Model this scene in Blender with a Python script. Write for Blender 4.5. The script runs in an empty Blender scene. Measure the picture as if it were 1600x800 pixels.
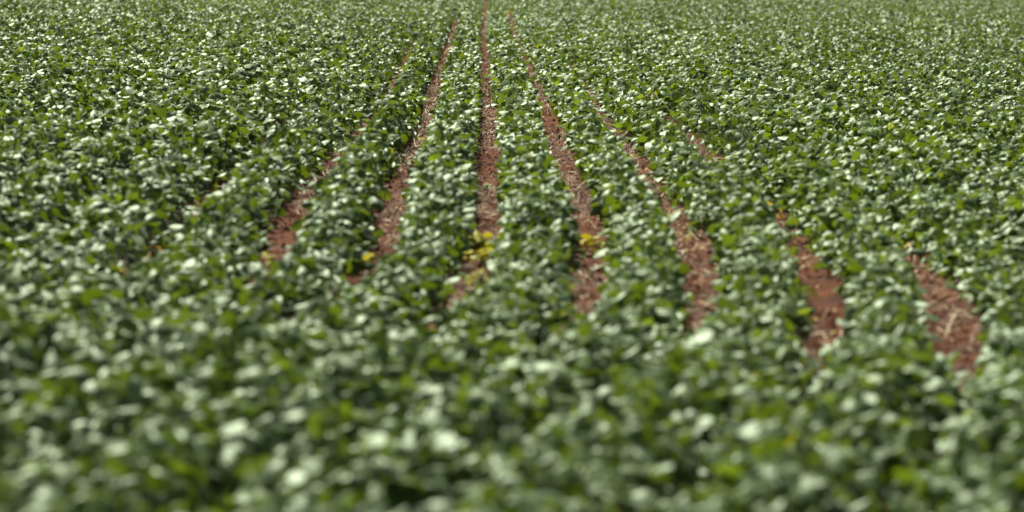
import bpy, math
import numpy as np

rng = np.random.default_rng(11)
R = math.radians
sc = bpy.context.scene
COL = sc.collection

# ------------------------------------------------------------------ the field, in metres
EYE = 1.5            # eye height over the soil
TILT = 0.03          # the field falls gently to the right
ROW = 0.5            # distance between furrows
FPX = 5300.0         # focal length in pixels of a 1600 px wide frame

# rows curve to the left near the headland: (distance, sideways shift)
CURVE = np.array([(4, -1.75), (6, -1.4), (8, -1.05), (10, -.58), (11.5, -.35), (12.75, -.22), (13.5, -.13),
                  (14.1, -.084), (15.2, -.04), (16.5, 0), (400, 0)])
# wander and half width of the open furrows: furrow -> (distance, wander, half width)
FURROW = {
-4: [(13, 0, 0), (17, 0.02, .0), (18.5, .03, .03), (20, 0, .0)],
-3: [(12.8, .04, .0), (14.76, 0.06, 0.017), (16, .04, .0), (17.64, 0.024, 0.027), (18.81, 0.016, 0.028), (20.5, .02, .0), (24, .03, .015), (30, .03, .0)],
-2: [(13, .11, .0), (13.6, .11, .03), (14.71, 0.115, 0.033), (15.83, 0.069, 0.036), (17.04, 0.025, 0.024), (17.82, 0.014, 0.044), (18.68, 0.02, 0.06), (20.4, 0.027, 0.031), (21.54, 0.054, 0.045), (22.81, 0.064, 0.043), (23.87, 0.079, 0.045), (27.21, 0.1, 0.026), (29.82, 0.116, 0.017), (36.84, 0.103, 0.024), (39.63, 0.088, 0.03), (42.86, 0.054, 0.024), (46.7, 0.058, 0.026), (50, .05, .0)],
-1: [(12.4, .0, .0), (13.0, .0, .03), (14.33, 0.009, 0.022), (14.84, 0.029, 0.025), (15.41, 0.045, 0.017), (15.98, 0.04, 0.03), (17.02, 0.009, 0.048), (18.2, -0.001, 0.069), (19.32, -0.02, 0.044), (20.32, -0.008, 0.048), (21.15, 0.003, 0.036), (22.05, 0.011, 0.046), (23.51, 0.033, 0.062), (24.85, 0.044, 0.038), (26.52, 0.033, 0.035), (27.93, 0.024, 0.032), (30.06, 0.017, 0.04), (33.22, -0.009, 0.044), (36.79, -0.007, 0.015), (38.99, 0.021, 0.044), (44.46, -0.004, 0.042), (50.11, -0.001, 0.018), (59.55, -0.006, 0.051), (64, 0, .0)],
0: [(11.8, .02, .0), (12.5, .02, .05), (13.83, 0.018, 0.068), (14.48, 0.01, 0.055), (15.18, -0.009, 0.049), (15.8, -0.0, 0.045), (16.46, 0.0, 0.053), (17.19, 0.015, 0.058), (18.39, 0.023, 0.059), (20.27, 0.01, 0.05), (21.96, 0.02, 0.066), (23.6, 0.035, 0.08), (25.09, 0.023, 0.057), (26.79, 0.029, 0.061), (28.72, 0.031, 0.06), (30.95, 0.016, 0.032), (32.87, 0.017, 0.05), (35.82, 0.006, 0.051), (40.37, 0.014, 0.05), (44.91, -0.001, 0.038), (52.25, -0.021, 0.039), (60.15, -0.001, 0.04), (84.32, 0.031, 0.048)],
1: [(11.8, .02, .0), (12.5, .02, .045), (13.84, 0.024, 0.029), (14.48, 0.013, 0.046), (15.18, 0.006, 0.052), (15.9, 0.039, 0.045), (16.46, 0.03, 0.053), (17.36, 0.025, 0.065), (18.79, 0.025, 0.06), (21.01, 0.027, 0.059), (22.48, 0.013, 0.068), (24.18, 0.006, 0.059), (25.58, 0.021, 0.058), (27.52, 0.034, 0.057), (30.1, 0.039, 0.04), (32.52, 0.008, 0.031), (36.18, 0.011, 0.034), (40.76, -0.002, 0.046), (45.33, -0.031, 0.038), (51.06, -0.059, 0.048), (58.51, -0.027, 0.033), (68.5, 0.002, 0.039), (75, 0, .0)],
2: [(12.6, .0, .0), (13.4, .0, .03), (14.1, 0.005, 0.053), (14.9, -0.007, 0.045), (15.63, -0.002, 0.044), (16.97, 0.022, 0.054), (17.83, 0.005, 0.027), (18.53, 0.009, 0.024), (19.65, -0.004, 0.033), (21.21, 0.006, 0.028), (22.39, 0.006, 0.055), (23.7, -0.002, 0.049), (24.79, 0.011, 0.047), (25.98, -0.005, 0.044), (27.29, -0.006, 0.026), (29.27, -0.001, 0.017), (34.95, -0.012, 0.026), (38.59, -0.033, 0.044), (42, -.05, .0), (51, -.07, .0), (53.94, -0.077, 0.041), (57, -.05, .0)],
3: [(11.6, -.06, .0), (12.15, -.03, .03), (12.62, -0.009, 0.048), (13.39, -0.002, 0.035), (14.11, 0.015, 0.053), (14.91, 0.032, 0.048), (15.64, 0.042, 0.05), (16.27, 0.027, 0.043), (17.2, .04, .0), (18.43, 0.063, 0.021), (19.5, .04, .0), (21.41, 0.01, 0.02), (22.73, 0.008, 0.026), (24.29, 0.028, 0.032), (25.43, 0.027, 0.029), (26.39, -0.015, 0.035), (28.05, 0.025, 0.026), (30, .02, .0)],
4: [(11.4, -.10, .0), (12.2, -.04, .05), (12.76, 0.024, 0.091), (13.41, 0.008, 0.083), (14.13, 0.026, 0.077), (14.78, 0.044, 0.067), (15.64, 0.053, 0.035), (16.6, 0.039, 0.022), (18, .03, .0), (22.5, .01, .0), (23.47, 0.01, 0.022), (24.5, .01, .0)],
}
FURROW = {k: np.array(v) for k, v in FURROW.items()}
OPEN = .94          # the soil strip is wider than what shows between the leaves
OPEN_ADD = 0.012


def furrow_mid(k, D):
    k = np.asarray(k); D = np.asarray(D, float)
    x = k * ROW + np.interp(D, CURVE[:, 0], CURVE[:, 1])
    for kk, T in FURROW.items():
        m = k == kk
        x = np.where(m, x + np.interp(D, T[:, 0], T[:, 1], left=0, right=0), x)
    return x


def furrow_half(k, D):
    k = np.asarray(k); D = np.asarray(D, float)
    w = np.full(np.broadcast(k, D).shape, 0.0)
    for kk, T in FURROW.items():
        m = k == kk
        v = np.interp(D, T[:, 0], T[:, 2], left=0, right=0)
        w = np.where(m & (v > .004), v * OPEN + OPEN_ADD + .004 * abs(kk) - .014 * np.interp(D, [12, 13, 16, 18], [0, 1, 1, 0]), w)
    return w


def soil_z(x):
    return -TILT * np.clip(x, -25, 25)


PITCH = math.atan(493 / FPX)
YAW = math.atan(43 / FPX * math.cos(PITCH))


def project(P):
    """pixel position (1600x800 frame) of points, used to know what is in view"""
    F = np.array([math.sin(YAW) * math.cos(PITCH), math.cos(YAW) * math.cos(PITCH), -math.sin(PITCH)])
    Rt = np.array([math.cos(YAW), -math.sin(YAW), 0])
    U = np.array([math.sin(YAW) * math.sin(PITCH), math.cos(YAW) * math.sin(PITCH), math.cos(PITCH)])
    d = P - np.array([0, 0, EYE])
    z = d @ F
    return 800 + FPX * (d @ Rt) / z, 400 - FPX * (d @ U) / z, z


# ------------------------------------------------------------------ materials
def new_mat(name):
    m = bpy.data.materials.new(name); m.use_nodes = True
    nt = m.node_tree; nt.nodes.clear()
    return m, nt, nt.nodes, nt.links


def ramp(nd, stops):
    r = nd.new('ShaderNodeValToRGB'); e = r.color_ramp.elements
    while len(e) < len(stops): e.new(.5)
    for el, (p, c) in zip(e, stops):
        el.position = p; el.color = (*c, 1)
    return r


def leaf_material(name, stops, trans_stops, under, trans=.38, rough=.50, spec=1.0, sheen=.22):
    m, nt, nd, lk = new_mat(name)
    at = nd.new('ShaderNodeAttribute'); at.attribute_name = 'tint'
    r1 = ramp(nd, stops); lk.new(at.outputs['Fac'], r1.inputs[0])
    r2 = ramp(nd, trans_stops); lk.new(at.outputs['Fac'], r2.inputs[0])
    geo = nd.new('ShaderNodeNewGeometry')
    # blotches and fine veins on the blade
    nz = nd.new('ShaderNodeTexNoise'); nz.inputs['Scale'].default_value = 55; nz.inputs['Detail'].default_value = 3
    lk.new(geo.outputs['Position'], nz.inputs['Vector'])
    mr = nd.new('ShaderNodeMapRange'); mr.inputs[1].default_value = .3; mr.inputs[2].default_value = .7
    mr.inputs[3].default_value = .72; mr.inputs[4].default_value = 1.25
    lk.new(nz.outputs[0], mr.inputs[0])
    mul = nd.new('ShaderNodeMix'); mul.data_type = 'RGBA'; mul.blend_type = 'MULTIPLY'; mul.inputs[0].default_value = 1
    lk.new(r1.outputs[0], mul.inputs[6]); lk.new(mr.outputs[0], mul.inputs[7])
    mu = nd.new('ShaderNodeMix'); mu.data_type = 'RGBA'
    lk.new(geo.outputs['Backfacing'], mu.inputs[0]); lk.new(mul.outputs[2], mu.inputs[6]); mu.inputs[7].default_value = (*under, 1)
    b = nd.new('ShaderNodeBsdfPrincipled')
    lk.new(mu.outputs[2], b.inputs['Base Color'])
    b.inputs['Roughness'].default_value = rough
    b.inputs['Specular IOR Level'].default_value = spec
    b.inputs['Sheen Weight'].default_value = sheen
    b.inputs['Sheen Roughness'].default_value = .45
    b.inputs['Sheen Tint'].default_value = (.72, 1, .60, 1)
    b.inputs['Specular Tint'].default_value = (.74, 1, .64, 1)
    bm = nd.new('ShaderNodeBump'); bm.inputs['Strength'].default_value = .35; bm.inputs['Distance'].default_value = .004
    lk.new(nz.outputs[0], bm.inputs['Height']); lk.new(bm.outputs[0], b.inputs['Normal'])
    t = nd.new('ShaderNodeBsdfTranslucent'); lk.new(r2.outputs[0], t.inputs[0])
    mx = nd.new('ShaderNodeMixShader'); mx.inputs[0].default_value = trans
    lk.new(b.outputs[0], mx.inputs[1]); lk.new(t.outputs[0], mx.inputs[2])
    o = nd.new('ShaderNodeOutputMaterial'); lk.new(mx.outputs[0], o.inputs[0])
    return m


M_LEAF = leaf_material('soybean_leaf',
    [(0, (.040, .084, .013)), (.45, (.062, .118, .014)), (.8, (.092, .152, .017)), (.97, (.115, .18, .024)), (1, (.22, .23, .02))],
    [(0, (.076, .125, .006)), (.5, (.130, .190, .007)), (.9, (.23, .35, .014)), (1, (.42, .45, .02))],
    (.060, .115, .045))
M_YELLOW = leaf_material('yellow_leaf',
    [(0, (.36, .40, .015)), (.5, (.52, .44, .015)), (1, (.50, .25, .02))],
    [(0, (.45, .45, .02)), (.5, (.6, .5, .02)), (1, (.6, .3, .02))],
    (.4, .36, .06), trans=.35, sheen=.0, spec=.3)
M_DARK = leaf_material('dark_weed_leaf',
    [(0, (.012, .026, .014)), (1, (.022, .040, .018))],
    [(0, (.02, .05, .01)), (1, (.03, .07, .01))],
    (.03, .05, .03), trans=.2, sheen=.1)


def plain(name, colour, rough=.7, attr=None):
    m, nt, nd, lk = new_mat(name)
    b = nd.new('ShaderNodeBsdfPrincipled'); b.inputs['Roughness'].default_value = rough
    if attr:
        at = nd.new('ShaderNodeAttribute'); at.attribute_name = 'tint'
        r = ramp(nd, attr); lk.new(at.outputs['Fac'], r.inputs[0]); lk.new(r.outputs[0], b.inputs['Base Color'])
    else:
        nz = nd.new('ShaderNodeTexNoise'); nz.inputs['Scale'].default_value = 40
        r = ramp(nd, [(.3, tuple(c * .7 for c in colour)), (.7, tuple(min(1, c * 1.3) for c in colour))])
        lk.new(nz.outputs[0], r.inputs[0]); lk.new(r.outputs[0], b.inputs['Base Color'])
    o = nd.new('ShaderNodeOutputMaterial'); lk.new(b.outputs[0], o.inputs[0])
    return m


M_STEM = plain('green_stem', (.11, .16, .05), .6)
M_STRAW = plain('dry_straw', None, .75, [(0, (.075, .034, .013)), (.4, (.17, .10, .040)), (.8, (.42, .32, .16)), (1, (.74, .65, .42))])
M_DEAD = plain('fallen_leaf', None, .7, [(0, (.14, .07, .035)), (.5, (.40, .26, .06)), (1, (.52, .42, .05))])


def soil_material():
    m, nt, nd, lk = new_mat('red_soil')
    geo = nd.new('ShaderNodeNewGeometry')
    n1 = nd.new('ShaderNodeTexNoise'); n1.inputs['Scale'].default_value = 2.2; n1.inputs['Detail'].default_value = 5
    n2 = nd.new('ShaderNodeTexNoise'); n2.inputs['Scale'].default_value = 38; n2.inputs['Detail'].default_value = 6; n2.inputs['Roughness'].default_value = .7
    for n in (n1, n2): lk.new(geo.outputs['Position'], n.inputs['Vector'])
    r1 = ramp(nd, [(.3, (.036, .011, .003)), (.55, (.096, .028, .005)), (.75, (.155, .056, .011))])
    lk.new(n1.outputs[0], r1.inputs[0])
    r2 = ramp(nd, [(.3, (.45, .42, .40)), (.5, (1, 1, 1)), (.72, (1.35, 1.3, 1.25))]); lk.new(n2.outputs[0], r2.inputs[0])
    mx = nd.new('ShaderNodeMix'); mx.data_type = 'RGBA'; mx.blend_type = 'MULTIPLY'; mx.inputs[0].default_value = .8
    lk.new(r1.outputs[0], mx.inputs[6]); lk.new(r2.outputs[0], mx.inputs[7])
    b = nd.new('ShaderNodeBsdfPrincipled'); b.inputs['Roughness'].default_value = .95; b.inputs['Specular IOR Level'].default_value = .2
    lk.new(mx.outputs[2], b.inputs['Base Color'])
    bm = nd.new('ShaderNodeBump'); bm.inputs['Strength'].default_value = .8; bm.inputs['Distance'].default_value = .02
    lk.new(n2.outputs[0], bm.inputs['Height']); lk.new(bm.outputs[0], b.inputs['Normal'])
    o = nd.new('ShaderNodeOutputMaterial'); lk.new(b.outputs[0], o.inputs[0])
    return m


M_SOIL = soil_material()


# ------------------------------------------------------------------ mesh helpers
def quad_mesh(name, co, quads, mats, tint=None, mat_index=None, smooth=True):
    me = bpy.data.meshes.new(name)
    co = np.ascontiguousarray(co, np.float32); quads = np.ascontiguousarray(quads, np.int32)
    n = len(quads)
    me.vertices.add(len(co)); me.vertices.foreach_set('co', co.ravel())
    me.loops.add(n * 4); me.loops.foreach_set('vertex_index', quads.ravel())
    me.polygons.add(n)
    me.polygons.foreach_set('loop_start', np.arange(0, n * 4, 4, dtype=np.int32))
    me.polygons.foreach_set('loop_total', np.full(n, 4, np.int32))
    if smooth: me.polygons.foreach_set('use_smooth', np.ones(n, bool))
    for m in mats: me.materials.append(m)
    if mat_index is not None: me.polygons.foreach_set('material_index', mat_index.astype(np.int32))
    if tint is not None:
        a = me.attributes.new('tint', 'FLOAT', 'FACE'); a.data.foreach_set('value', tint.astype(np.float32))
    me.update(calc_edges=True)
    return me


def obj(name, me, parent=None, loc=None):
    o = bpy.data.objects.new(name, me); COL.objects.link(o)
    if loc is not None: o.location = loc
    if parent is not None: o.parent = parent
    return o


def tag(o, label=None, cat=None, group=None, kind=None):
    if label: o['label'] = label
    if cat: o['category'] = cat
    if group: o['group'] = group
    if kind: o['kind'] = kind
    return o


def unit(v):
    return v / np.maximum(np.linalg.norm(v, axis=-1, keepdims=True), 1e-9)


def leaflets(base, az, el, roll, L, Wd, droop, cup, nt, nq, wave=None):
    """ovate domed leaflets. returns (n, verts, 3) and the quads of one leaflet"""
    n = len(base)
    a = np.stack([np.cos(el) * np.cos(az), np.cos(el) * np.sin(az), np.sin(el)], -1)
    h = np.stack([-np.sin(az), np.cos(az), np.zeros(n)], -1)
    up = np.cross(a, h)
    s = h * np.cos(roll)[:, None] + up * np.sin(roll)[:, None]
    nn = np.cross(a, s)
    t = np.linspace(0, 1, nt + 1); q = np.linspace(-1, 1, nq + 1)
    shape = np.sin(np.pi * np.clip(t, 0, 1) ** .72) ** .75
    shape = np.maximum(shape, np.where(t < .5, .10, .04))
    T, Q = np.meshgrid(t, q, indexing='ij'); SH = shape[:, None] * np.ones_like(Q)
    T = T.ravel(); Q = Q.ravel(); SH = SH.ravel()
    W = (Wd * .5)[:, None] * SH[None]
    along = L[:, None] * (T - .16 * T ** 2 * droop[:, None])
    side = Q[None] * W * (1 - .18 * np.abs(cup)[:, None] * Q[None] ** 2)
    lift = -droop[:, None] * L[:, None] * T[None] ** 2 * .55 - cup[:, None] * W * Q[None] ** 2 * .75
    if wave is not None:
        lift = lift + wave[:, None] * L[:, None] * .05 * np.sin(T[None] * 9 + wave[:, None] * 20) * np.abs(Q[None])
    P = base[:, None, :] + a[:, None, :] * along[..., None] + s[:, None, :] * side[..., None] + nn[:, None, :] * lift[..., None]
    i, j = np.meshgrid(np.arange(nt), np.arange(nq), indexing='ij')
    k = (i * (nq + 1) + j).ravel()
    Qd = np.stack([k, k + nq + 1, k + nq + 2, k + 1], -1)     # faces look along +nn
    return P, Qd


def flip_fix(Qd):
    return Qd


def tubes(A, B, ra, rb, sides=3):
    """straight tapered tubes from A to B"""
    n = len(A); d = unit(B - A)
    ref = np.where(np.abs(d[:, 2:3]) > .9, np.array([[1., 0, 0]]), np.array([[0, 0, 1.]]))
    u = unit(np.cross(d, ref)); v = np.cross(d, u)
    th = np.arange(sides) / sides * 2 * np.pi
    ring = u[:, None] * np.cos(th)[None, :, None] + v[:, None] * np.sin(th)[None, :, None]
    P = np.concatenate([A[:, None] + ring * ra[:, None, None], B[:, None] + ring * rb[:, None, None]], 1)
    k = np.arange(sides)
    Qd = np.stack([k, (k + 1) % sides, (k + 1) % sides + sides, k + sides], -1)
    return P, Qd


def pack(P, Qd):
    n, v = P.shape[:2]
    return P.reshape(-1, 3), (Qd[None] + (np.arange(n) * v)[:, None, None]).reshape(-1, 4)


class Soup:
    def __init__(s): s.co, s.q, s.t, s.m, s.n = [], [], [], [], 0

    def add(s, P, Qd, tint, mat=0):
        c, q = pack(P, Qd); s.co.append(c); s.q.append(q + s.n); s.n += len(c)
        s.t.append(np.repeat(tint, len(Qd))); s.m.append(np.full(len(q), mat))

    def mesh(s, name, mats):
        return quad_mesh(name, np.concatenate(s.co), np.concatenate(s.q), mats, np.concatenate(s.t), np.concatenate(s.m))


# ------------------------------------------------------------------ light, camera, sky
w = bpy.data.worlds.new('World'); sc.world = w; w.use_nodes = True
nt = w.node_tree
SUN_EL, SUN_AZ = 52, -24          # azimuth measured from straight ahead, to the right
sky = nt.nodes.new('ShaderNodeTexSky'); sky.sky_type = 'NISHITA'; sky.sun_disc = False
sky.sun_elevation = R(SUN_EL); sky.sun_rotation = R(SUN_AZ); sky.air_density = 1.0; sky.dust_density = 6.0; sky.ozone_density = .2
bg = nt.nodes['Background']; bg.inputs[1].default_value = .065
nt.links.new(sky.outputs[0], bg.inputs[0])
sl = bpy.data.lights.new('sun', 'SUN'); sl.energy = 5.0; sl.angle = R(.53); sl.color = (1, .96, .87)
so = bpy.data.objects.new('sun', sl); COL.objects.link(so)
so.rotation_euler = (R(90 - SUN_EL), 0, R(180 - SUN_AZ))
so.location = (0, 40, 30)

cam = bpy.data.cameras.new('camera'); co = bpy.data.objects.new('camera', cam); COL.objects.link(co)
co.location = (0, 0, EYE); co.rotation_euler = (R(90) - PITCH, 0, -YAW)
cam.sensor_width = 36; cam.lens = FPX / 1600 * 36; cam.clip_end = 4000; cam.clip_start = .1
cam.dof.use_dof = True; cam.dof.focus_distance = 30.0
cam.dof.aperture_fstop = cam.lens / 1000 / .041
sc.camera = co
vs = sc.view_settings
vs.view_transform = 'Standard'; vs.look = 'None'; vs.gamma = 1; vs.exposure = 0.58; vs.use_curve_mapping = False
sc.cycles.use_denoising = True
sc.cycles.max_bounces = 8; sc.cycles.diffuse_bounces = 4; sc.cycles.transmission_bounces = 4
sc.cycles.sample_clamp_indirect = 6

# ------------------------------------------------------------------ the soil: one sheet to the horizon
def graded(lo, hi, step, far, n):
    core = np.arange(lo, hi + 1e-6, step)
    g = np.geomspace(1, far, n)
    return np.concatenate([(lo - g)[::-1], core, hi + g])


gx = graded(-9, 11, .05, 900, 16)
gy = np.concatenate([np.linspace(-60, 5, 12)[:-1], np.arange(5, 32, .08), np.arange(32, 60, .2), np.arange(60, 130, 1.0), np.geomspace(131, 2500, 14)])
GX, GY = np.meshgrid(gx, gy, indexing='ij')
kk = (GX - np.interp(GY, CURVE[:, 0], CURVE[:, 1])) / ROW
core = (np.abs(GX) < 12) & (GY > 4) & (GY < 130)
GZ = soil_z(GX) + np.where(core, -.012 * np.cos(kk * 2 * np.pi) + rng.normal(0, .004, GX.shape), 0)
nx, ny = GX.shape
ii, jj = np.meshgrid(np.arange(nx - 1), np.arange(ny - 1), indexing='ij')
b0 = (ii * ny + jj).ravel()
tag(obj('soil', quad_mesh('soil', np.stack([GX, GY, GZ], -1).reshape(-1, 3), np.stack([b0, b0 + ny, b0 + ny + 1, b0 + 1], -1), [M_SOIL])), kind='structure')


def ground_z(x, D):
    k = (x - np.interp(D, CURVE[:, 0], CURVE[:, 1])) / ROW
    return soil_z(x) - .012 * np.cos(k * 2 * np.pi)


# ------------------------------------------------------------------ where every soybean plant stands
STEP = 0.105
px_, pd_, pj_ = [], [], []
for j in range(-34, 48):
    D = 5.6
    Ds = []
    arr = 5.6 + np.cumsum(np.clip(rng.normal(STEP, .035, 1000), .05, .3))
    arr = arr[arr < 130]
    x = .5 * (furrow_mid(j, arr) + furrow_mid(j + 1, arr))
    px_.append(x + rng.normal(0, .018, len(arr))); pd_.append(arr); pj_.append(np.full(len(arr), j))
PX, PD, PJ = map(np.concatenate, (px_, pd_, pj_))
top = np.stack([PX, PD, soil_z(PX) + .28], -1)
u, v, z = project(top)
margin = 90 + 700 * (5 / PD) + .55 * FPX / PD
keep = (u > -margin) & (u < 1600 + margin) & (v > -40) & ((v < 980) | (PD > 5.5))
PX, PD, PJ, u, v = PX[keep], PD[keep], PJ[keep], u[keep], v[keep]
NP = len(PX)
# slow variation of vigour over the field
def lump(x, y, s, seed):
    r = np.random.default_rng(seed); o = np.zeros_like(x)
    for _ in range(7):
        kx, ky, ph = r.normal(0, 1 / s), r.normal(0, .45 / s), r.uniform(0, 6.28)
        o += np.sin(kx * x + ky * y + ph)
    return o / 2.6


PH = np.clip(rng.normal(.262, .038, NP) * (1 + .09 * lump(PX, PD, .5, 3) + .07 * lump(PX, PD * .5, 1.5, 5)), .16, .36) * np.interp(PD, [10.2, 11.5, 14.6, 17], [1, .56, .60, 1])
in_frame = (u > -15) & (u < 1615) & (v < 812)
order = np.argsort(np.where(in_frame, PD, 1e9))
SINGLE = np.zeros(NP, bool); SINGLE[order[:300]] = True
print('plants', NP, 'singles out to', PD[order[299]])


def make_leaves(idx, nleaf, nt, nq, size=1.0, stems=True):
    """leaf soup of the plants idx; returns per-leaflet arrays"""
    n = len(idx)
    X = np.repeat(PX[idx], nleaf); D = np.repeat(PD[idx], nleaf); J = np.repeat(PJ[idx], nleaf); H = np.repeat(PH[idx], nleaf)
    own = np.repeat(np.arange(n), nleaf); N = len(X)
    phi = rng.uniform(0, 2 * np.pi, N)
    frac = np.tile((np.arange(nleaf) + .5) / nleaf, n) + rng.normal(0, .05, N)     # low to high on the stem
    reach = np.sqrt(rng.uniform(.02, 1, N)) * np.clip(1.15 - .55 * frac, .3, 1.1)
    lx = np.cos(phi) * reach; ly = np.sin(phi) * reach
    # the row fills the room between its two furrows
    left = X - (furrow_mid(J, D) + furrow_half(J, D)); right = (furrow_mid(J + 1, D) - furrow_half(J + 1, D)) - X
    room = np.where(lx < 0, left, right)
    ax = X + lx * np.maximum(room - .012, .06)
    ay = D + ly * .15
    az_ = H * (.30 + .78 * np.clip(frac, 0, 1.05)) * (1 - .42 * np.abs(lx) ** 2) + rng.normal(0, .018, N)
    az_ = np.maximum(az_, .035)
    gz = ground_z(ax, ay)
    A = np.stack([ax, ay, gz + az_], -1)
    out_az = np.arctan2(ay - D, ax - X + 1e-5) + rng.normal(0, .5, N)
    tilt = rng.normal(0, R(20), N)
    bx = np.repeat(rng.normal(0, 1, n) + .5 * lump(PX[idx], PD[idx], .35, 8), nleaf) * R(13)
    by = np.repeat(rng.normal(.55, 1, n) + .6 * lump(PX[idx], PD[idx], .30, 9), nleaf) * R(13)
    tint = np.clip(rng.beta(2.2, 2.6, N) * .8 + np.repeat(rng.normal(0.03, .10, n) + .07 * lump(PX[idx], PD[idx] * .4, 1.6, 21), nleaf), 0, .97)
    top_leaf = frac > .8
    sz = size * np.where(top_leaf, rng.uniform(.62, .95, N), rng.uniform(.85, 1.12, N))
    # three leaflets
    B, AZ, EL, RO, LL, WW, TI, OW = [], [], [], [], [], [], [], []
    for s in (-1, 0, 1):
        az = out_az + s * rng.normal(R(78), R(12), N)
        el = rng.normal(R(-18), R(27), N) + (tilt if s == 0 else 0) + bx * np.cos(az) + by * np.sin(az)
        ro = rng.normal(0, R(27), N) + s * R(-14)
        L = sz * rng.normal(.074 if s == 0 else .066, .009, N)
        st = np.where(s == 0, .022, .004)
        B.append(A + st * np.stack([np.cos(az), np.sin(az), np.zeros(N)], -1))
        AZ.append(az); EL.append(el); RO.append(ro); LL.append(L); WW.append(L * rng.uniform(.74, .95, N))
        TI.append(np.clip(tint + rng.normal(0, .08, N), 0, .965)); OW.append(own)
    B, AZ, EL, RO, LL, WW, TI, OW = map(np.concatenate, (B, AZ, EL, RO, LL, WW, TI, OW))
    TI = np.where(rng.uniform(0, 1, len(TI)) < .0003, 1.0, TI)
    # nothing grows out over the open strip
    C = B + .5 * LL[:, None] * np.stack([np.cos(AZ) * np.cos(EL), np.sin(AZ) * np.cos(EL), np.sin(EL)], -1)
    k = np.round((C[:, 0] - np.interp(C[:, 1], CURVE[:, 0], CURVE[:, 1])) / ROW).astype(int)
    hw = furrow_half(k, C[:, 1]); zz = C[:, 2] - soil_z(C[:, 0])
    rag = np.clip(rng.normal(1, .38, n), .35, 1.8)[OW]
    kslope = np.select([k <= -3, k == -2, k == -1, k == 0, k == 1, k == 2, k >= 3], [.50, .50, .28, .05, .12, .40, np.where(C[:, 1] > 18, .85, .34)])
    near = np.interp(C[:, 1], [11, 12, 15, 16.5], [0, .10, .10, 0]) * np.where(k < 0, 5, np.where(k < 2, 3.2, 1))
    bad = (hw > 0) & (np.abs(C[:, 0] - furrow_mid(k, C[:, 1])) < (hw + .016) * (.4 + .6 * rag) + (kslope + near) * zz)
    ok = ~(bad & (rng.uniform(0, 1, len(bad)) < .93))
    # blades that would dip into the soil are lifted
    B[:, 2] = np.maximum(B[:, 2], ground_z(B[:, 0], B[:, 1]) + .03)
    m = len(B)
    droop = np.clip(rng.normal(.42, .22, m), -.1, 1.0); cup = np.clip(rng.normal(.45, .3, m), -.3, 1.1)
    sel = np.flatnonzero(ok)
    P, Qd = leaflets(B[sel], AZ[sel], EL[sel], RO[sel], LL[sel], WW[sel], droop[sel], cup[sel], nt, nq, rng.uniform(.2, 1, len(sel)))
    # petioles
    stem_at = np.stack([X + (ax - X) * .06, D + (ay - D) * .06, ground_z(X, D) + np.minimum(az_ * .8, H * .95) * rng.uniform(.55, .9, N)], -1)
    return P, Qd, TI[sel], OW[sel], stem_at, A, own


def stem_tops(idx):
    g = ground_z(PX[idx], PD[idx])
    A = np.stack([PX[idx], PD[idx], g - .01], -1)
    B = np.stack([PX[idx] + rng.normal(0, .012, len(idx)), PD[idx] + rng.normal(0, .012, len(idx)), g + PH[idx] * .93], -1)
    return A, B


# 1. the nearest plants, each a thing of its own
idx = order[:300]
P, Qd, TI, OW, S0, S1, SO = make_leaves(idx, 18, 6, 4)
SA, SB = stem_tops(idx)
GROUP = 'soybean plants nearest the camera'


def zone(uu, vv):
    side = 'left' if uu < 533 else ('middle' if uu < 1067 else 'right')
    band = 'along the bottom edge' if vv > 640 else 'just below the furrow ends'
    return side, band


for n_, i in enumerate(idx):
    base = np.array([PX[i], PD[i], float(ground_z(PX[i], PD[i]))])
    e = obj('soybean_plant', None, loc=base)
    side, band = zone(u[i], v[i])
    tag(e, f'blurred green soybean plant, {side} third, {band}', 'soybean plant', GROUP)
    m = OW == n_
    s = Soup(); s.add(P[m] - base, Qd, TI[m])
    obj('foliage', s.mesh('soybean_foliage', [M_LEAF]), e)
    m2 = SO == n_
    a = np.concatenate([SA[n_:n_ + 1], S0[m2]]) - base; b = np.concatenate([SB[n_:n_ + 1], S1[m2]]) - base
    ra = np.full(len(a), .0016); ra[0] = .004; rb = np.full(len(a), .0012); rb[0] = .002
    T, tq = tubes(a, b, ra, rb, 5)
    s = Soup(); s.add(T, tq, np.zeros(len(a)))
    obj('stem', s.mesh('soybean_stem', [M_STEM]), e)

# 2. all the other plants: one mass
rest = np.flatnonzero(~SINGLE)
dist = PD[rest]
field = Soup()
for lo, hi, nl, a_, b_, sz in ((0, 22, 16, 4, 4, 1), (22, 38, 16, 4, 2, 1), (38, 60, 12, 3, 2, 1.0), (60, 140, 8, 2, 2, 1.08)):
    ids = rest[(dist >= lo) & (dist < hi)]
    if not len(ids): continue
    P, Qd, TI, OW, S0, S1, SO = make_leaves(ids, nl, a_, b_, sz)
    field.add(P, Qd, TI, 0)
    if hi <= 60:
        SA, SB = stem_tops(ids)
        T, tq = tubes(SA, SB, np.full(len(SA), .004), np.full(len(SA), .002), 4); field.add(T, tq, np.zeros(len(T)), 1)
        if hi <= 38:
            T, tq = tubes(S0, S1, np.full(len(S0), .0015), np.full(len(S0), .0012), 3); field.add(T, tq, np.zeros(len(T)), 1)
tag(obj('soybean_field', field.mesh('soybean_field', [M_LEAF, M_STEM])), 'dense rows of green soybean plants running back over the field', 'soybean crop', kind='stuff')
del field

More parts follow.
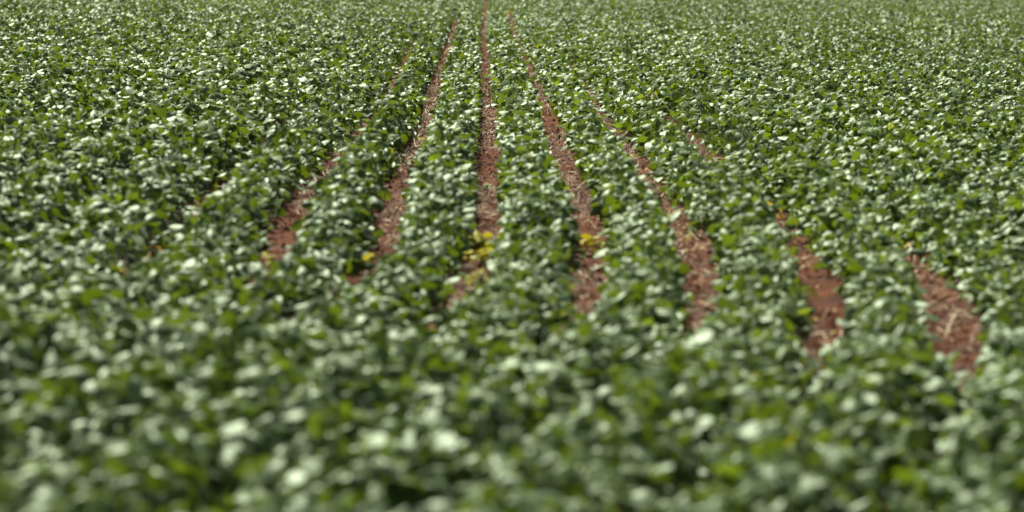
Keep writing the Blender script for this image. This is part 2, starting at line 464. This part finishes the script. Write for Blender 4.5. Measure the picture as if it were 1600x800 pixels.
# 3. straw and stubble lying in the furrows
st = Soup()
X, D, K = [], [], []
for k in range(-6, 8):
    lam = 760 if abs(k) <= 4 else 120
    for lo, hi, f_ in ((11, 20, 1.0), (20, 35, 1.0), (35, 60, .6), (60, 100, .3)):
        n = int((hi - lo) * .26 * lam * f_)
        d = rng.uniform(lo, hi, n); x = furrow_mid(k, d) + rng.normal(0, .10, n)
        dens = lump(x * 2, d * 1.0, .55, 40 + k) + .45 * np.exp(-((d - 27) / 5) ** 2)
        m = rng.uniform(-.9, .9, n) < dens
        X.append(x[m]); D.append(d[m])
X, D = np.concatenate(X), np.concatenate(D); N = len(X)
yaw = rng.uniform(0, 2 * np.pi, N); pit = rng.normal(0, R(16), N); pit = np.where(rng.uniform(0, 1, N) < .06, rng.uniform(.5, 1.3, N), pit)
L = np.clip(rng.lognormal(-3.1, .55, N), .012, .2); Wd = rng.uniform(.0025, .0065, N) * np.maximum(1, D / 45)
c = np.stack([X, D, ground_z(X, D) + rng.uniform(.004, .022, N) + .5 * L * np.abs(np.sin(pit))], -1)
a = np.stack([np.cos(yaw) * np.cos(pit), np.sin(yaw) * np.cos(pit), np.sin(pit)], -1)
h = unit(np.cross(a, np.array([[0, 0, 1.]]) + rng.normal(0, .3, (N, 3))))
up = np.cross(h, a); bend = rng.normal(0, .12, N)
rows = []
for t in (-.5, 0, .5):
    ctr = c + a * (L * t)[:, None] + up * (bend * L * (1 - 4 * t * t) * .5)[:, None]
    rows += [ctr - h * Wd[:, None] / 2, ctr + h * Wd[:, None] / 2]
st.add(np.stack(rows, 1), np.array([[0, 1, 3, 2], [2, 3, 5, 4]]), np.clip(rng.beta(.9, 1.15, N), 0, 1))
tag(obj('straw_litter', st.mesh('straw_litter', [M_STRAW])), 'pale dry straw scattered over the red soil of the furrows', 'straw', kind='stuff')

# clods of soil on the furrow floor
cl = Soup(); N = 16000
K = rng.integers(-4, 6, N); D = 11 + 60 * rng.uniform(0, 1, N) ** 1.8; X = furrow_mid(K, D) + rng.normal(0, .08, N)
r = np.clip(rng.lognormal(-4.7, .5, N), .004, .028)
oct_ = np.array([[1, 0, 0], [.3, .95, 0], [-.8, .6, 0], [-.8, -.6, 0], [.3, -.95, 0], [0, 0, .9], [0, 0, -.5]])
jit = oct_[None] * rng.uniform(.7, 1.25, (N, 7, 1))
ang = rng.uniform(0, 6.28, N); ca, sa = np.cos(ang), np.sin(ang)
xy = np.stack([jit[..., 0] * ca[:, None] - jit[..., 1] * sa[:, None], jit[..., 0] * sa[:, None] + jit[..., 1] * ca[:, None], jit[..., 2]], -1)
P = np.stack([X, D, ground_z(X, D) + r * .25], -1)[:, None] + xy * r[:, None, None]
cl.add(P, np.array([[0, 1, 2, 5], [2, 3, 4, 5], [4, 0, 5, 5]])[:2], np.zeros(N))
cl.add(P, np.array([[5, 4, 0, 6]]), np.zeros(N))
me = cl.mesh('soil_clods', [M_SOIL]); 
tag(obj('soil_clods', me), 'small red clods lying along the furrows', 'soil', kind='stuff')

# small fallen leaves
fl = Soup(); N = 1500
K = rng.integers(-4, 5, N); D = rng.uniform(12, 60, N); X = furrow_mid(K, D) + rng.normal(0, .08, N)
B = np.stack([X, D, ground_z(X, D) + .012], -1)
P, Qd = leaflets(B, rng.uniform(0, 6.28, N), rng.normal(.15, .25, N), rng.normal(0, .4, N), rng.uniform(.02, .05, N), rng.uniform(.012, .03, N), rng.normal(.2, .4, N), rng.normal(.2, .6, N), 2, 2)
fl.add(P, Qd, rng.beta(1, 1.6, N)); tag(obj('fallen_leaf_litter', fl.mesh('fallen_leaf_litter', [M_DEAD])), 'dry yellow and brown leaf scraps on the furrow floor', 'leaf litter', kind='stuff')


# 4. single weeds and yellowing plants standing in the furrows
def sprig(name, label, x, d, h, n, spread, leaf, mat, tint=(0, 1), group=None, cat='plant', elev=0.1, narrow=.7, trif=True):
    base = np.array([x, d, float(ground_z(np.array(x), np.array(d)))])
    e = tag(obj(name, None, loc=base), label, cat, group)
    phi = rng.uniform(0, 2 * np.pi, n); f_ = np.linspace(.35, 1, n)
    A = np.stack([np.cos(phi) * spread * rng.uniform(.3, 1, n), np.sin(phi) * spread * rng.uniform(.3, 1, n), h * f_], -1)
    Bz, AZ, EL = [], [], []
    for s in ((-1, 0, 1) if trif else (0,)):
        Bz.append(A); AZ.append(phi + s * 1.3 + rng.normal(0, .2, n)); EL.append(rng.normal(elev, .35, n))
    B, AZ, EL = map(np.concatenate, (Bz, AZ, EL)); m = len(B)
    L = leaf * rng.uniform(.75, 1.15, m)
    P, Qd = leaflets(B, AZ, EL, rng.normal(0, .4, m), L, L * narrow * rng.uniform(.85, 1.1, m), rng.normal(.4, .25, m), rng.normal(.35, .2, m), 6, 4, rng.uniform(.2, 1, m))
    s = Soup(); s.add(P, Qd, rng.uniform(tint[0], tint[1], m)); obj('foliage', s.mesh(name + '_foliage', [mat]), e)
    S0 = np.concatenate([[[0, 0, -.01]], np.stack([0 * f_, 0 * f_, h * f_ * .7], -1)]); S1 = np.concatenate([[[0, 0, h * .8]], A])
    T, tq = tubes(S0, S1, np.full(n + 1, .003), np.full(n + 1, .0015), 5)
    s = Soup(); s.add(T, tq, np.zeros(n + 1)); obj('stem', s.mesh(name + '_stem', [M_STEM]), e)
    return e


def blades(name, label, x, d, h, n, width, bend, mat, tint=(0, 1), lean=0., cat='weed', group=None):
    """arching grass blades"""
    base = np.array([x, d, float(ground_z(np.array(x), np.array(d)))])
    seg = 10; t = np.linspace(0, 1, seg + 1)
    s = Soup()
    for i in range(n):
        az = rng.uniform(0, 6.28) if n > 2 else lean + rng.normal(0, .2)
        l = h * rng.uniform(.75, 1.2); ang = R(82) - bend * rng.uniform(.7, 1.2) * t * R(140)
        dr = np.cumsum(np.cos(ang)) / seg * l; dz = np.cumsum(np.sin(ang)) / seg * l - .01
        c = np.stack([np.cos(az) * dr, np.sin(az) * dr, dz], -1) + np.array([rng.normal(0, .01), rng.normal(0, .01), 0])
        hd = az + 1.2
        wv = (width * np.maximum(.08, np.sin(np.pi * (t * .82 + .12)) ** .7))[:, None] * np.array([[-math.sin(az), math.cos(az), .15]]) / 2
        P = np.stack([c - wv, c + np.array([0, 0, .002]) - wv * 0, c + wv], 1).reshape(1, -1, 3)
        q = []
        for r_ in range(seg):
            for cidx in (0, 1):
                k = r_ * 3 + cidx; q.append([k, k + 1, k + 4, k + 3])
        s.add(P, np.array(q), np.array([rng.uniform(*tint)]))
    return tag(obj(name, s.mesh(name, [mat]), loc=base), label, cat, group)


Y = 'yellow plants in the furrows'
sprig('yellow_seedling', 'bright yellow-green seedling clump in the central furrow, upper one of two', -.001, 16.4, .09, 13, .075, .058, M_YELLOW, (0, .5), Y)
sprig('yellow_seedling', 'yellow-green seedling clump in the central furrow, just below a brighter one', -.02, 15.7, .08, 10, .065, .052, M_YELLOW, (0, .4), Y)
sprig('feathery_weed', 'dull yellow-green feathery weed at the near end of the central furrow', -.01, 14.5, .10, 20, .08, .028, M_YELLOW, (0, .15), Y, narrow=.4, cat='weed')
sprig('yellow_seedling', 'yellow seedling in the first furrow right of the centre, beside bare soil', .545, 16.4, .09, 11, .065, .055, M_YELLOW, (.1, .7), Y)
blades('grass_tuft', 'small yellow-brown grass tuft in the second furrow right of centre, upper one', 1.0, 18.5, .12, 7, .007, .8, M_YELLOW, (.3, 1), group=Y)
blades('grass_tuft', 'small yellowish grass tuft in the second furrow right of centre, lower one', 1.03, 17.3, .09, 6, .006, .7, M_YELLOW, (.3, 1), group=Y)
sprig('orange_seedling', 'orange-yellow withered seedling showing alone between leaves, far right of centre', 1.55, 18.1, .15, 9, .055, .055, M_YELLOW, (.4, 1), Y)
blades('grass_tuft', 'curling yellow-green grass tuft at the top of the rightmost furrow', 2.05, 17.4, .22, 7, .010, 1.1, M_YELLOW, (0, .3), group=Y)
sprig('orange_seedling', 'withered orange seedling at the top of the rightmost furrow, beside soil', 2.045, 16.6, .08, 5, .04, .04, M_YELLOW, (.7, 1), Y)
blades('arching_grass', 'tall arching yellow grass blade in the third furrow right of centre', 1.455, 22.6, .34, 2, .018, 1.0, M_YELLOW, (0, .25), lean=.1, group=Y)
sprig('yellow_seedling', 'low yellow seedling just below the arching yellow grass blade', 1.51, 22.2, .06, 5, .05, .04, M_YELLOW, (0, .5), Y)
sprig('yellow_seedling', 'single broad yellow leaf lying across the first furrow left of centre', -.45, 25.4, .04, 1, .02, .085, M_YELLOW, (0, .2), Y, elev=.1)
blades('arching_grass', 'small arching yellow grass blade far up the first furrow left of centre', -.515, 43.6, .30, 2, .02, 1.0, M_YELLOW, (.1, .5), lean=.2, group=Y)
blades('grass_tuft', 'orange dry grass stalks standing far up the central furrow', 0.0, 48, .14, 4, .010, .5, M_YELLOW, (.8, 1), group=Y)
sprig('yellow_seedling', 'tiny yellow plant at the far end of the central furrow', .01, 67, .12, 6, .05, .06, M_YELLOW, (.2, .7), Y)
blades('grass_tuft', 'yellow upright grass tuft among far plants right of the central furrow', .88, 60, .42, 4, .022, .3, M_YELLOW, (0, .3), group=Y)
sprig('yellow_seedling', 'tiny yellow plant at the far end of the first furrow right of centre', .515, 68, .14, 6, .05, .06, M_YELLOW, (.2, .7), Y)
sprig('yellow_seedling', 'faint yellow-green plant far up the first furrow right of centre', .467, 56, .14, 6, .05, .06, M_YELLOW, (0, .3), Y)
sprig('yellow_seedling', 'yellow speckled weed amid straw in the second furrow right of centre', 1.01, 24.0, .05, 12, .09, .02, M_YELLOW, (.1, .6), Y)
sprig('orange_seedling', 'small orange and yellow weed in the third furrow left of centre', -1.46, 18.5, .05, 5, .05, .022, M_YELLOW, (.4, 1), Y)
sprig('orange_seedling', 'dull orange withered seedling in the closed canopy at far left', -1.45, 14.85, .12, 3, .03, .022, M_YELLOW, (.6, 1), Y)
sprig('yellow_seedling', 'yellow-green seedling at the near end of the second furrow left of centre', -.94, 15.1, .08, 6, .045, .032, M_YELLOW, (0, .3), Y)
sprig('pale_seedling', 'pale yellow leaf pair at the near end of the first furrow left of centre', -.475, 15.2, .09, 3, .03, .055, M_YELLOW, (.2, .5), Y)
blades('grass_tuft', 'orange dry stalks in the second furrow right of centre, far up the field', .86, 30.5, .2, 4, .012, .3, M_YELLOW, (.7, 1), group=Y)
sprig('yellow_seedling', 'yellow-green sprig among plants above the arching grass blade', 1.46, 30.5, .2, 9, .08, .05, M_YELLOW, (0, .2), Y)
sprig('green_seedling', 'low green seedling patch crossing the central furrow', .0, 20.4, .05, 7, .09, .03, M_LEAF, (.7, .97))
sprig('green_seedling', 'low green seedling tufts in the first furrow left of centre', -.45, 22.6, .05, 8, .06, .03, M_LEAF, (.7, .97))
# dark narrow-leaved weed standing above the canopy on the left
sprig('dark_weed', 'dark narrow-leaved weed standing up out of the canopy at upper left', -2.62, 28.6, .34, 6, .02, .13, M_DARK, (0, 1), None, cat='weed', elev=.6, narrow=.3, trif=False)
